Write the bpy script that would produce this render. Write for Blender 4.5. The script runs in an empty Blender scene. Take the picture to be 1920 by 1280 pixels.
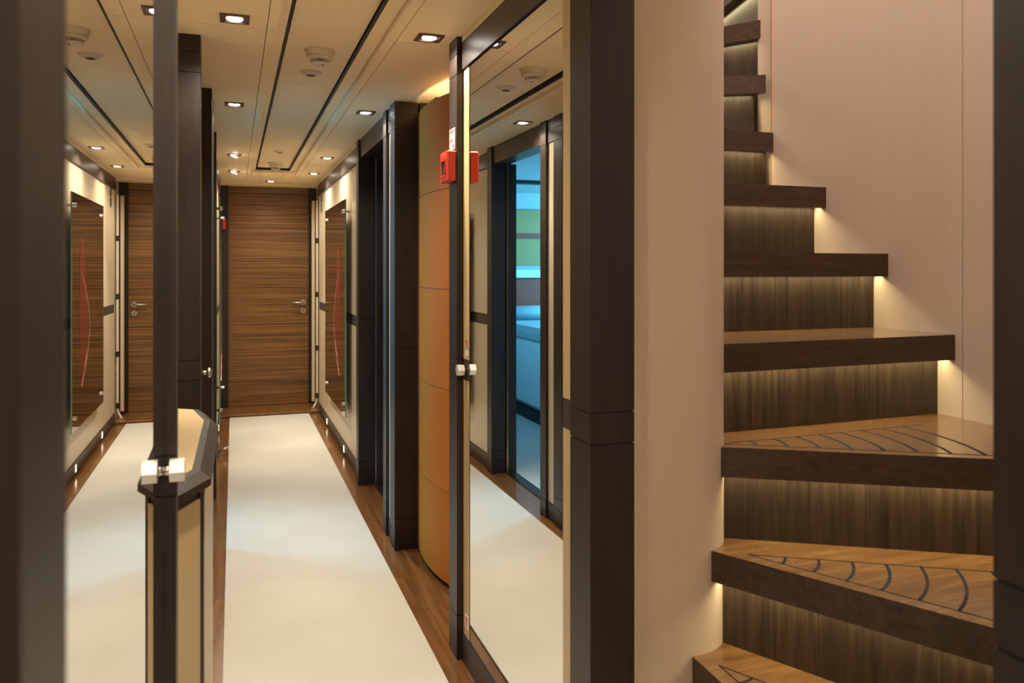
import bpy, bmesh, math, random
from mathutils import Vector, Matrix
random.seed(7)
R = math.radians
scene = bpy.context.scene
col = scene.collection

# ------------------------------------------------------------------ camera
cam_d = bpy.data.cameras.new('camera')
cam = bpy.data.objects.new('camera', cam_d); col.objects.link(cam)
cam.location = (0, 0, 1.3)
cam.rotation_euler = (R(90), 0, -R(19.188))
cam_d.sensor_width = 36.0
cam_d.lens = 1500 / 1920 * 36
cam_d.shift_y = -137 / 1920
cam_d.clip_start = 0.02
cam_d.dof.use_dof = True
cam_d.dof.focus_distance = 3.0
cam_d.dof.aperture_fstop = 5.6
scene.camera = cam

# ------------------------------------------------------------------ world, exposure
world = bpy.data.worlds.new('world'); scene.world = world
world.use_nodes = True
world.node_tree.nodes['Background'].inputs[0].default_value = (0.75, 0.8, 1.0, 1)
world.node_tree.nodes['Background'].inputs[1].default_value = 0.1
scene.view_settings.view_transform = 'Standard'
scene.view_settings.look = 'None'
scene.view_settings.gamma = 1.0
scene.view_settings.use_curve_mapping = False
scene.view_settings.exposure = 0.0

def in_view(p):
    # does a world point fall inside the picture?
    th = R(19.188); dx, dy, dz = p[0], p[1], p[2] - 1.3
    zc = dx * math.sin(th) + dy * math.cos(th)
    if zc <= 0.02: return False
    u = 960 + 1500 * (dx * math.cos(th) - dy * math.sin(th)) / zc; v = 503 - 1500 * dz / zc
    return 0 <= u <= 1920 and 0 <= v <= 1280
NL = [0]
def light_name(base, pts):
    if any(in_view(p) for p in pts): return base
    NL[0] += 1
    return '%s_%d_offscreen' % (base, NL[0])
def area(name, loc, rot, sx, sy, power, color, spread=180):
    d = bpy.data.lights.new(name, 'AREA'); d.shape = 'RECTANGLE'
    d.size = sx; d.size_y = sy; d.energy = power; d.color = color; d.spread = R(spread)
    o = bpy.data.objects.new(name, d); col.objects.link(o)
    o.location = loc; o.rotation_euler = rot
    return o
def spot(name, loc, rot, power, color, size, blend, radius):
    d = bpy.data.lights.new(name, 'SPOT'); d.energy = power; d.color = color
    d.spot_size = R(size); d.spot_blend = blend; d.shadow_soft_size = radius
    o = bpy.data.objects.new(name, d); col.objects.link(o)
    o.location = loc; o.rotation_euler = rot
    return o

CYAN = (0.13, 0.62, 1.0)
WARM = (1.0, 0.88, 0.70)
DL_POWER = 62.0
DL_WIDE = 27.0
STAIR_LIGHT = 125.0
CABIN_L = 240.0
LED_POWER = 1.7
# daylight falling down the open stairwell from the deck above
area('upper_deck_daylight_offscreen', (1.45, 1.75, 4.35), (0, 0, 0), 0.9, 1.9, STAIR_LIGHT, (0.88, 0.88, 1.0))
# daylight at the bed cabin window
area('cabin_window_left_offscreen', (-3.125, 6.35, 1.45), (R(90), 0, R(-90)), 1.1, 0.7, CABIN_L, CYAN)

# ------------------------------------------------------------------ materials
def new_mat(name):
    m = bpy.data.materials.new(name); m.use_nodes = True
    nt = m.node_tree
    return m, nt, nt.nodes['Principled BSDF']
def L(nt, a, b): nt.links.new(a, b)
def plain(name, colr, rough=0.5, metal=0.0, spec=0.5, var=0.06, scale=8.0, bump=0.0, bscale=200.0, coat=0.0):
    m, nt, p = new_mat(name)
    tc = nt.nodes.new('ShaderNodeTexCoord')
    nz = nt.nodes.new('ShaderNodeTexNoise'); nz.inputs['Scale'].default_value = scale; nz.inputs['Detail'].default_value = 4
    L(nt, tc.outputs['Object'], nz.inputs['Vector'])
    mx = nt.nodes.new('ShaderNodeMix'); mx.data_type = 'RGBA'
    c0 = [max(0, c * (1 - var)) for c in colr] + [1]; c1 = [min(1, c * (1 + var)) for c in colr] + [1]
    mx.inputs[6].default_value = c0; mx.inputs[7].default_value = c1
    L(nt, nz.outputs['Fac'], mx.inputs[0]); L(nt, mx.outputs[2], p.inputs['Base Color'])
    p.inputs['Roughness'].default_value = rough; p.inputs['Metallic'].default_value = metal
    p.inputs['Specular IOR Level'].default_value = spec
    p.inputs['Coat Weight'].default_value = coat; p.inputs['Coat Roughness'].default_value = 0.1
    if bump > 0:
        n2 = nt.nodes.new('ShaderNodeTexNoise'); n2.inputs['Scale'].default_value = bscale; n2.inputs['Detail'].default_value = 3
        L(nt, tc.outputs['Object'], n2.inputs['Vector'])
        b = nt.nodes.new('ShaderNodeBump'); b.inputs['Strength'].default_value = bump; b.inputs['Distance'].default_value = 0.002
        L(nt, n2.outputs['Fac'], b.inputs['Height']); L(nt, b.outputs['Normal'], p.inputs['Normal'])
    return m
def wood(name, dark, light, scl, rough=0.4, spec=0.5, coat=0.0, lo=0.3, hi=0.7, objvar=0.0, bump=0.05, detail=6):
    m, nt, p = new_mat(name)
    tc = nt.nodes.new('ShaderNodeTexCoord')
    mp = nt.nodes.new('ShaderNodeMapping'); mp.inputs['Scale'].default_value = scl
    L(nt, tc.outputs['Object'], mp.inputs['Vector'])
    oi = nt.nodes.new('ShaderNodeObjectInfo')
    cx = nt.nodes.new('ShaderNodeCombineXYZ'); mm = nt.nodes.new('ShaderNodeMath'); mm.operation = 'MULTIPLY'; mm.inputs[1].default_value = 50
    L(nt, oi.outputs['Random'], mm.inputs[0]); L(nt, mm.outputs[0], cx.inputs[0]); L(nt, mm.outputs[0], cx.inputs[2])
    L(nt, cx.outputs[0], mp.inputs['Location'])
    nz = nt.nodes.new('ShaderNodeTexNoise'); nz.inputs['Scale'].default_value = 1.0; nz.inputs['Detail'].default_value = detail; nz.inputs['Roughness'].default_value = 0.65
    L(nt, mp.outputs['Vector'], nz.inputs['Vector'])
    cr = nt.nodes.new('ShaderNodeValToRGB')
    cr.color_ramp.elements[0].position = lo; cr.color_ramp.elements[0].color = (*dark, 1)
    cr.color_ramp.elements[1].position = hi; cr.color_ramp.elements[1].color = (*light, 1)
    L(nt, nz.outputs['Fac'], cr.inputs[0])
    out = cr.outputs[0]
    if objvar > 0:
        hs = nt.nodes.new('ShaderNodeHueSaturation')
        mr = nt.nodes.new('ShaderNodeMapRange'); mr.inputs[3].default_value = 1 - objvar; mr.inputs[4].default_value = 1 + objvar
        L(nt, oi.outputs['Random'], mr.inputs[0]); L(nt, mr.outputs[0], hs.inputs['Value'])
        L(nt, out, hs.inputs['Color']); out = hs.outputs[0]
    L(nt, out, p.inputs['Base Color'])
    p.inputs['Roughness'].default_value = rough; p.inputs['Specular IOR Level'].default_value = spec
    p.inputs['Coat Weight'].default_value = coat; p.inputs['Coat Roughness'].default_value = 0.12
    if bump > 0:
        b = nt.nodes.new('ShaderNodeBump'); b.inputs['Strength'].default_value = bump; b.inputs['Distance'].default_value = 0.001
        L(nt, nz.outputs['Fac'], b.inputs['Height']); L(nt, b.outputs['Normal'], p.inputs['Normal'])
    return m
def emit(name, colr, strength):
    m, nt, p = new_mat(name)
    p.inputs['Base Color'].default_value = (*colr, 1)
    p.inputs['Emission Color'].default_value = (*colr, 1); p.inputs['Emission Strength'].default_value = strength
    return m

M = {}
M['wenge'] = wood('wenge', (0.008, 0.0042, 0.0032), (0.027, 0.0155, 0.0125), (70, 70, 3), rough=0.42, lo=0.25, hi=0.8)
M['wenge_beam'] = wood('wenge_beam', (0.010, 0.0055, 0.004), (0.036, 0.021, 0.015), (40, 3, 60), rough=0.35, lo=0.25, hi=0.8)
M['zebrano'] = wood('zebrano', (0.040, 0.015, 0.004), (0.31, 0.150, 0.045), (0.9, 2.0, 120), rough=0.38, lo=0.38, hi=0.64, bump=0.02, detail=8)
M['floor_wood'] = wood('floor_wood', (0.085, 0.035, 0.010), (0.21, 0.09, 0.026), (40, 2.5, 40), rough=0.22, coat=0.3, objvar=0.12, bump=0.01)
M['riser_wood'] = wood('riser_wood', (0.012, 0.006, 0.0025), (0.055, 0.033, 0.016), (90, 90, 4), rough=0.42, objvar=0.22, lo=0.3, hi=0.75)
M['tread_wood'] = wood('tread_wood', (0.026, 0.013, 0.006), (0.075, 0.040, 0.019), (4, 60, 60), rough=0.35, lo=0.3, hi=0.75)
M['tread_top'] = wood('tread_top', (0.10, 0.046, 0.014), (0.20, 0.100, 0.034), (6, 50, 50), rough=0.2, coat=0.3, bump=0.01)
M['inlay'] = plain('inlay', (0.004, 0.004, 0.008), rough=0.6, spec=0.15)
M['cream'] = plain('cream', (0.60, 0.50, 0.36), rough=0.3, var=0.02, scale=3)
M['cream_fine'] = wood('cream_fine', (0.54, 0.43, 0.31), (0.58, 0.465, 0.34), (22, 22, 1.0), rough=0.45, lo=0.2, hi=0.8, bump=0.0)
M['cream_inset'] = plain('cream_inset', (0.56, 0.42, 0.22), rough=0.35, var=0.02)
M['ceiling'] = plain('ceiling', (0.90, 0.755, 0.50), rough=0.5, var=0.015, scale=3)
M['band'] = plain('band', (0.045, 0.035, 0.030), rough=0.35)
M['black'] = plain('black', (0.006, 0.005, 0.005), rough=0.5)
M['leather'] = plain('leather', (0.46, 0.152, 0.015), rough=0.55, spec=0.06, var=0.12, scale=4, bump=0.12, bscale=260)
M['seam'] = plain('seam', (0.09, 0.03, 0.010), rough=0.7)
M['chrome'] = plain('chrome', (0.80, 0.78, 0.74), rough=0.16, metal=1.0, var=0.02)
M['nickel'] = plain('nickel', (0.88, 0.85, 0.80), rough=0.38, metal=0.75, var=0.02)
M['satin'] = plain('satin', (0.62, 0.58, 0.52), rough=0.3, metal=1.0, var=0.03)
M['bronze'] = plain('bronze', (0.16, 0.10, 0.07), rough=0.35, metal=0.8, var=0.1)
M['darkmetal'] = plain('darkmetal', (0.035, 0.03, 0.03), rough=0.35, metal=0.7)
M['white_plastic'] = plain('white_plastic', (0.68, 0.62, 0.52), rough=0.4, var=0.02)
M['red'] = plain('red', (0.55, 0.035, 0.012), rough=0.35, var=0.04)
M['red_print'] = plain('red_print', (0.55, 0.05, 0.03), rough=0.5, var=0.02)
M['sign_white'] = plain('sign_white', (0.75, 0.68, 0.58), rough=0.4, var=0.02)
M['mirror'] = plain('mirror', (0.86, 0.87, 0.84), rough=0.004, metal=1.0, var=0.0)
M['lamp'] = emit('lamp', (1.0, 0.93, 0.84), 26.0)
M['lamp_small'] = emit('lamp_small', (1.0, 0.85, 0.6), 5.0)
M['led'] = emit('led', (1.0, 0.80, 0.40), 2.0)
M['white_linen'] = plain('white_linen', (0.68, 0.70, 0.72), rough=0.8, var=0.04, bump=0.2, bscale=30)
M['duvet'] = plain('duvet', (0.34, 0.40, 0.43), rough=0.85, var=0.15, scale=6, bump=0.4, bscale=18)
M['headboard'] = plain('headboard', (0.30, 0.045, 0.025), rough=0.4, var=0.1)
M['pale_wall'] = plain('pale_wall', (0.36, 0.38, 0.39), rough=0.6, var=0.02)
M['picture'] = plain('picture', (0.34, 0.20, 0.06), rough=0.5, var=0.25, scale=2.5)
M['cabin_carpet'] = plain('cabin_carpet', (0.46, 0.48, 0.48), rough=0.9, var=0.06, scale=20, bump=0.3, bscale=300)
M['glass_edge'] = plain('glass_edge', (0.10, 0.34, 0.23), rough=0.15, spec=0.6)
M['cord'] = plain('cord', (0.62, 0.55, 0.45), rough=0.5, var=0.03)
M['window_glass'] = plain('window_glass', (0.55, 0.62, 0.64), rough=0.05, spec=0.6, var=0.02)

# carpet with soft cloudy nap
m, nt, p = new_mat('carpet'); M['carpet'] = m
tc = nt.nodes.new('ShaderNodeTexCoord')
n1 = nt.nodes.new('ShaderNodeTexNoise'); n1.inputs['Scale'].default_value = 2.2; n1.inputs['Detail'].default_value = 5
n2 = nt.nodes.new('ShaderNodeTexNoise'); n2.inputs['Scale'].default_value = 420
L(nt, tc.outputs['Object'], n1.inputs['Vector']); L(nt, tc.outputs['Object'], n2.inputs['Vector'])
cr = nt.nodes.new('ShaderNodeValToRGB')
cr.color_ramp.elements[0].position = 0.3; cr.color_ramp.elements[0].color = (0.43, 0.413, 0.362, 1)
cr.color_ramp.elements[1].position = 0.7; cr.color_ramp.elements[1].color = (0.50, 0.482, 0.428, 1)
L(nt, n1.outputs['Fac'], cr.inputs[0]); L(nt, cr.outputs[0], p.inputs['Base Color'])
b = nt.nodes.new('ShaderNodeBump'); b.inputs['Strength'].default_value = 0.25; b.inputs['Distance'].default_value = 0.002
L(nt, n2.outputs['Fac'], b.inputs['Height']); L(nt, b.outputs['Normal'], p.inputs['Normal'])
p.inputs['Roughness'].default_value = 0.55; p.inputs['Sheen Weight'].default_value = 0.3

# smoky mirrored glass with a faint printed red figure
m, nt, p = new_mat('art_glass'); M['art_glass'] = m
p.inputs['Base Color'].default_value = (0.50, 0.44, 0.38, 1); p.inputs['Metallic'].default_value = 1.0
p.inputs['Roughness'].default_value = 0.03
M['art_red'] = plain('art_red', (0.46, 0.085, 0.075), rough=0.12, metal=0.8, var=0.4, scale=9)
M['art_pink'] = plain('art_pink', (0.75, 0.36, 0.30), rough=0.15, metal=0.6, var=0.3, scale=7)

# ------------------------------------------------------------------ mesh helpers
def B(): return bmesh.new()
def add_box(bm, x0, x1, y0, y1, z0, z1, bev=0.0):
    r = bmesh.ops.create_cube(bm, size=1.0)
    vs = r['verts']
    for v in vs:
        v.co = Vector((x0 + (v.co.x + .5) * (x1 - x0), y0 + (v.co.y + .5) * (y1 - y0), z0 + (v.co.z + .5) * (z1 - z0)))
    if bev > 0:
        es = {e for v in vs for e in v.link_edges}
        bmesh.ops.bevel(bm, geom=list(es), offset=bev, segments=1, affect='EDGES', profile=0.5)
    return bm
def add_prism(bm, pts, z0, z1):
    lo = [bm.verts.new((x, y, z0)) for x, y in pts]; hi = [bm.verts.new((x, y, z1)) for x, y in pts]
    n = len(pts)
    bm.faces.new(lo[::-1]); bm.faces.new(hi)
    for i in range(n): bm.faces.new((lo[i], lo[(i + 1) % n], hi[(i + 1) % n], hi[i]))
    bmesh.ops.recalc_face_normals(bm, faces=bm.faces[:])
    return bm
def add_cyl(bm, a, b_, r0, r1=None, seg=16, phase=0.0):
    a = Vector(a); b_ = Vector(b_); r1 = r0 if r1 is None else r1
    d = (b_ - a).normalized(); up = Vector((0, 0, 1)) if abs(d.z) < .9 else Vector((0, 1, 0))
    u = d.cross(up).normalized(); w = d.cross(u)
    c0 = []; c1 = []
    for i in range(seg):
        t = 2 * math.pi * i / seg + phase; o = u * math.cos(t) + w * math.sin(t)
        c0.append(bm.verts.new(a + o * r0)); c1.append(bm.verts.new(b_ + o * r1))
    bm.faces.new(c0[::-1]); bm.faces.new(c1)
    for i in range(seg): bm.faces.new((c0[i], c0[(i + 1) % seg], c1[(i + 1) % seg], c1[i]))
    bmesh.ops.recalc_face_normals(bm, faces=bm.faces[:])
    return bm
def add_lathe(bm, c, prof, seg=24):
    rings = []
    for r, z in prof:
        rings.append([bm.verts.new((c[0] + r * math.cos(2 * math.pi * i / seg), c[1] + r * math.sin(2 * math.pi * i / seg), c[2] + z)) for i in range(seg)])
    for k in range(len(rings) - 1):
        for i in range(seg): bm.faces.new((rings[k][i], rings[k][(i + 1) % seg], rings[k + 1][(i + 1) % seg], rings[k + 1][i]))
    bm.faces.new(rings[0]); bm.faces.new(rings[-1])
    bmesh.ops.recalc_face_normals(bm, faces=bm.faces[:])
    return bm
def add_tube(bm, pts, r, seg=8):
    pts = [Vector(p_) for p_ in pts]; rings = []
    for i, p_ in enumerate(pts):
        d = (pts[min(i + 1, len(pts) - 1)] - pts[max(i - 1, 0)]).normalized()
        up = Vector((0, 0, 1)) if abs(d.z) < .9 else Vector((1, 0, 0))
        u = d.cross(up).normalized(); w = d.cross(u)
        rr = r[i] if isinstance(r, (list, tuple)) else r
        rings.append([bm.verts.new(p_ + (u * math.cos(2 * math.pi * k / seg) + w * math.sin(2 * math.pi * k / seg)) * rr) for k in range(seg)])
    for k in range(len(rings) - 1):
        for i in range(seg): bm.faces.new((rings[k][i], rings[k][(i + 1) % seg], rings[k + 1][(i + 1) % seg], rings[k + 1][i]))
    bm.faces.new(rings[0]); bm.faces.new(rings[-1])
    bmesh.ops.recalc_face_normals(bm, faces=bm.faces[:])
    return bm
WL = {}
def wloc(o):
    return WL.get(o.name, Vector((0, 0, 0)))
def obj(name, bm, mat, parent=None, smooth=False, origin=None):
    """link bm (world coordinates) as one mesh object; origin = where its pivot sits"""
    if origin is None:
        zs = [v.co.z for v in bm.verts]; xs = [v.co.x for v in bm.verts]; ys = [v.co.y for v in bm.verts]
        origin = Vector(((min(xs) + max(xs)) / 2, (min(ys) + max(ys)) / 2, min(zs)))
    origin = Vector(origin)
    bmesh.ops.translate(bm, verts=bm.verts[:], vec=-origin)
    me = bpy.data.meshes.new(name); bm.to_mesh(me); bm.free()
    me.materials.append(M[mat] if isinstance(mat, str) else mat)
    if smooth:
        for f in me.polygons: f.use_smooth = True
    o = bpy.data.objects.new(name, me); col.objects.link(o)
    WL[o.name] = origin
    if parent is not None:
        o.parent = parent; o.location = origin - wloc(parent)
    else: o.location = origin
    return o
def box(name, mat, parent, x0, x1, y0, y1, z0, z1, bev=0.0):
    return obj(name, add_box(B(), x0, x1, y0, y1, z0, z1, bev), mat, parent)
def tag(o, label, cat, group=None):
    o['label'] = label; o['category'] = cat
    if group: o['group'] = group
    return o
def empty(name, loc, parent=None):
    o = bpy.data.objects.new(name, None); col.objects.link(o); o.empty_display_size = 0.05
    WL[o.name] = Vector(loc)
    if parent is not None:
        o.parent = parent; o.location = Vector(loc) - wloc(parent)
    else: o.location = loc
    return o
def thing(name, label, cat, loc, group=None): return tag(empty(name, loc), label, cat, group)
def struct(o, label=None, cat=None):
    o['kind'] = 'structure'
    if label: o['label'] = label
    if cat: o['category'] = cat
    return o
def smooth_by_angle(o, ang=40):
    me = o.data
    for f in me.polygons: f.use_smooth = True
    bm = bmesh.new(); bm.from_mesh(me)
    for e in bm.edges:
        if len(e.link_faces) == 2 and e.calc_face_angle(0) > R(ang): e.smooth = False
    bm.to_mesh(me); bm.free()
    return o

# ------------------------------------------------------------------ key dimensions (metres)
XR, XL = 0.723, -0.105        # mirror planes on the two sides of the corridor
PR, PL = 0.700, -0.088        # faces of the posts
CR, CL = 0.731, -0.119        # cream panels
H = 2.07                      # ceiling
YB, YE = -2.4, 7.85           # corridor back end and door wall
MX = 0.612                    # mirror image of x across the corridor: MX - x

# ------------------------------------------------------------------ floor
floor = struct(box('floor', 'floor_wood', None, -3.3, 3.1, YB - .1, YE + .3, -0.06, -0.02), 'dark brown glossy wooden floor boards beside the pale runner', 'floor')
def plank_row(x0, x1, off):
    y = YB + off - 1.3
    while y < 7.37:
        a = max(y, YB); e = min(y + 1.3, 7.37)
        if e - a > 0.02: box('plank', 'floor_wood', floor, x0 + .0006, x1 - .0006, a + .0006, e - .0006, -0.02, 0.0)
        y += 1.3
for i, x in enumerate((0.60, 0.704, 0.808, 0.912)): plank_row(x, x + .104, [0.52, 1.1, 0.2, 0.8][i])
for i, x in enumerate((-0.026, -0.130, -0.234, -0.338)): plank_row(x - .104, x, [0.45, 1.0, 0.15, 0.7][i] + .1)
box('underlay', 'floor_wood', floor, -0.025, 0.599, YB, 7.36, -0.02, 0.0)
for k, (x0, x1) in enumerate(((-3.2, -0.25), (0.86, 3.0))):
    box('cabin_carpet', 'cabin_carpet', floor, x0, x1, 3.72, YE - .1, 0.0005, 0.006)
runner = tag(box('carpet_runner', 'carpet', None, -0.033, 0.635, YB + .05, 7.335, 0.0005, 0.009, 0.002),
             'long cream carpet runner lying down the middle of the corridor floor', 'carpet')

# ------------------------------------------------------------------ ceiling
ceiling = struct(box('ceiling', 'ceiling', None, -3.3, 0.83, YB - .1, YE + .3, H + 0.047, H + 0.08), 'cream panelled corridor ceiling with recessed centre strip', 'ceiling')
box('ceiling_slab', 'ceiling', ceiling, 0.83, 3.1, 3.5, YE + .3, H + 0.045, H + 0.08)
box('ceiling_slab', 'ceiling', ceiling, 0.83, 1.0, 2.6, 3.5, H + 0.045, H + 0.08)
J = [YB, -1.0, 0.2, 1.42, 2.695, 3.83, 5.21, 6.16, 7.23]
g = 0.0012
def cpanel(x0, x1, y0, y1, z0=H, z1=H + .05): box('ceiling_panel', 'ceiling', ceiling, x0 + g, x1 - g, y0 + g, y1 - g, z0, z1)
LIP = H + .018
for a, e in zip(J[:-1], J[1:]):
    xr = 0.735 if e < 2.65 else 0.98
    cpanel(-0.40, 0.101, a, e); cpanel(0.101, 0.136, a, e); cpanel(0.482, 0.520, a, e); cpanel(0.520, xr, a, e)
    e2 = min(e, 6.70)
    if a < 6.3:
        cpanel(0.136, 0.164, a, e2, LIP, H + .05); cpanel(0.430, 0.482, a, e2, LIP, H + .05)
for x0, x1 in ((0.136, 0.208), (0.208, 0.385), (0.385, 0.482)): cpanel(x0, x1, 6.70, 7.23)
RJ = [YB, -0.4, 1.70, 3.64, 5.17, 6.68]
for a, e in zip(RJ[:-1], RJ[1:]): box('raft_panel', 'ceiling', ceiling, 0.179, 0.421, a + g / 2, e - g / 2, H + .036, H + .044)
box('shadow_gap', 'black', ceiling, 0.164, 0.430, YB, 6.70, H + .044, H + .046)
box('shadow_gap', 'black', ceiling, 0.1645, 0.168, YB, 6.70, LIP, H + .044)
box('shadow_gap', 'black', ceiling, 0.426, 0.4295, YB, 6.70, LIP, H + .044)
box('shadow_gap', 'black', ceiling, 0.168, 0.426, 6.692, 6.699, LIP, H + .044)
box('cornice', 'ceiling', ceiling, -0.15, 0.80, 7.23, 7.87, H - .004, H + .05)
box('cornice', 'ceiling', ceiling, -0.15, 0.80, 7.62, 7.87, H - .010, H)
for x0, x1 in ((CR - .006, CR + .06), (MX - CR - .06, MX - CR + .006)):
    box('cornice', 'ceiling', ceiling, x0, x1, 4.906, 7.6, H - .016, H)
    
# ------------------------------------------------------------------ posts (wenge, cut by shadow grooves)
GZ = [0.0, 0.087, 0.147, 0.932, 0.998, 1.945, 2.012, H]
npost = [0]
def post(x0, x1, y0, y1, label, top=H):
    npost[0] += 1
    e = struct(empty('trim_%d' % npost[0], ((x0 + x1) / 2, (y0 + y1) / 2, 0)), label, 'post')
    zs = [z for z in GZ if z < top - .02] + [top]
    box('groove_core', 'wenge', e, x0 + .003, x1 - .003, y0 + .003, y1 - .003, 0.0, top)
    for a, c in zip(zs[:-1], zs[1:]):
        box('post_segment', 'wenge', e, x0, x1, y0, y1, a + (.0015 if a > 0 else 0), c - (.0015 if c < top else 0))
    return e
def both(x0, x1, y0, y1, ln, lm):
    post(x0, x1, y0, y1, ln); post(MX - x1, MX - x0, y0, y1, lm)
post(PR, 0.802, 1.516, 1.622, 'dark wood post between the tall wall mirror and the cream stair wall')
post(PR, 0.802, 0.36, 0.583, 'dark wood post at the foot of the staircase opening')
post(PR, 0.734, 2.569, 2.668, 'slim dark wood post carrying the red fire alarm')
post(-0.21, -0.103, 2.83, 2.92, 'dark wood post behind the half octagonal console')
post(-0.22, -0.083, 0.379, 0.474, 'dark wood post at the near end of the console side mirror')
post(-0.115, -0.088, 1.402, 1.45, 'slim dark wood post touching the half octagonal console')
both(PR, 0.808, 3.655, 3.767, 'dark wood post between curved leather panel and cabin doorway', 'dark wood post beside cabin doorway, nearer the console')
both(PR, 0.800, 3.875, 3.954, 'slim dark wood door post next to the curved leather side', 'slim dark wood door post of the cabin with the bed, nearer the console')
both(0.704, 0.800, 4.815, 4.905, 'dark wood door post next to the wall with the smoked glass panel', 'dark wood door post of the bed cabin next to cream wall')

# ------------------------------------------------------------------ side walls
wr = struct(box('wall_right', 'cream', None, 0.745, 0.85, 4.905, YE, 0, H + .02), 'cream panelled corridor wall with dark band and smoked glass panel', 'wall')
wl = struct(box('wall_left', 'cream', None, MX - .85, MX - .745, 4.905, YE, 0, H + .02), 'cream panelled corridor wall on the bed cabin side', 'wall')
def side(x0, x1, mir): return (MX - x1, MX - x0) if mir else (x0, x1)
def sbox(name, mat, parent, mir, x0, x1, y0, y1, z0, z1, bev=0.0):
    a, c = side(x0, x1, mir); return box(name, mat, parent, a, c, y0, y1, z0, z1, bev)
for mir, w in ((False, wr), (True, wl)):
    for a, e in ((4.905, 6.148), (6.148, 7.40)):
        sbox('cream_panel', 'cream', w, mir, CR, 0.75, a + .001, e - .001, 1.002, 1.953, .001)
        sbox('cream_panel', 'cream', w, mir, CR, 0.75, a + .001, e - .001, 0.092, 0.930, .001)
        sbox('accent_band', 'band', w, mir, CR + .001, 0.75, a + .0005, e - .0005, 0.932, 1.000)
    hb = sbox('trim_%d' % (50 + mir), 'wenge_beam', None, mir, CR - .012, 0.76, 4.905, 7.42, 1.955, 2.054, .001)
    struct(hb, 'dark wood beam over the cream wall ' + ('on the bed cabin side' if mir else 'with the smoked glass panel'), 'beam')
    # wall stub carrying the two posts, with pale reveal between them
    s = struct(box('trim_%d' % (30 + mir), 'cream', None, *side(0.745, 0.82, mir), 3.70, 3.93, 0, H + .02), 'narrow pale reveal between two dark door posts' + (' of the bed cabin' if mir else ''), 'trim')
    sbox('pale_strip', 'cream', s, mir, 0.7145, 0.75, 3.768, 3.874, 0.09, 1.95)
    sbox('skirting', 'wenge', s, mir, 0.710, 0.75, 3.768, 3.874, 0.0, 0.088)
    sbox('head_block', 'wenge', s, mir, 0.710, 0.75, 3.768, 3.874, 1.952, H)
    # door header, inner jamb with strike plate
    d = struct(empty('door_%d' % (2 + mir), ((0.85 if not mir else MX - .85), 4.38, 0)), 'open cabin doorway with dark wood header' + (' showing the bed' if mir else ''), 'doorway')
    sbox('header', 'wenge_beam', d, mir, 0.715, 0.82, 3.955, 4.814, 1.96, H + .03)
    sbox('inner_jamb', 'wenge', d, mir, 0.808, 0.862, 4.790, 4.860, 0, 1.96)
    sp = sbox('strike_plate', 'darkmetal', d, mir, 0.826, 0.846, 4.7865, 4.7905, 0.90, 1.06)
    sbox('latch_hole_shade', 'black', sp, mir, 0.831, 0.841, 4.7855, 4.787, 0.99, 1.03)  # black block on the plate, the hole's shade put into its colour
    sbox('latch_hole_shade', 'black', sp, mir, 0.831, 0.841, 4.7855, 4.787, 0.925, 0.955)
    tri = [(0.8015, 4.800), (0.8075, 4.790), (0.8075, 4.800)]
    if mir: tri = [(MX - x_, y_) for x_, y_ in tri][::-1]
    obj('edge_trim_or_glint', add_prism(B(), tri, 0.0, 1.96), 'satin', d)  # metal strip added at an angle to reflect a blue glint from the cabin
    sbox('threshold', 'wenge_beam', d, mir, 0.80, 0.86, 3.90, 4.86, 0.0005, 0.007)
bbr = struct(empty('baseboard_right', (CR, 6.1, 0)), 'dark skirting under the cream wall with glass panel', 'baseboard')
bbl = struct(empty('baseboard_left', (MX - CR, 6.1, 0)), 'dark skirting under the cream wall by the bed cabin', 'baseboard')
for mir, w in ((False, bbr), (True, bbl)):
    sbox('skirting', 'wenge_beam', w, mir, CR - .006, 0.75, 4.905, 7.40, 0, 0.09, .001)

# courtesy lights in the skirting
for i, (y, lb) in enumerate(((6.69, 'small upright white courtesy light in dark skirting near the zebrawood door'), (5.627, 'small upright white courtesy light in skirting near the doorway post'))):
    for mir in (False, True):
        t = thing('courtesy_light', lb + (', bed cabin side' if mir else ', smoked glass panel side'), 'light', (MX - .724 if mir else .724, y, .025), 'skirting courtesy lights')
        sbox('frame', 'satin', t, mir, 0.7225, 0.7250, y - .022, y + .022, 0.022, 0.074)
        sbox('lens', 'lamp_small', t, mir, 0.7215, 0.7228, y - .017, y + .017, 0.027, 0.069)

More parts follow.
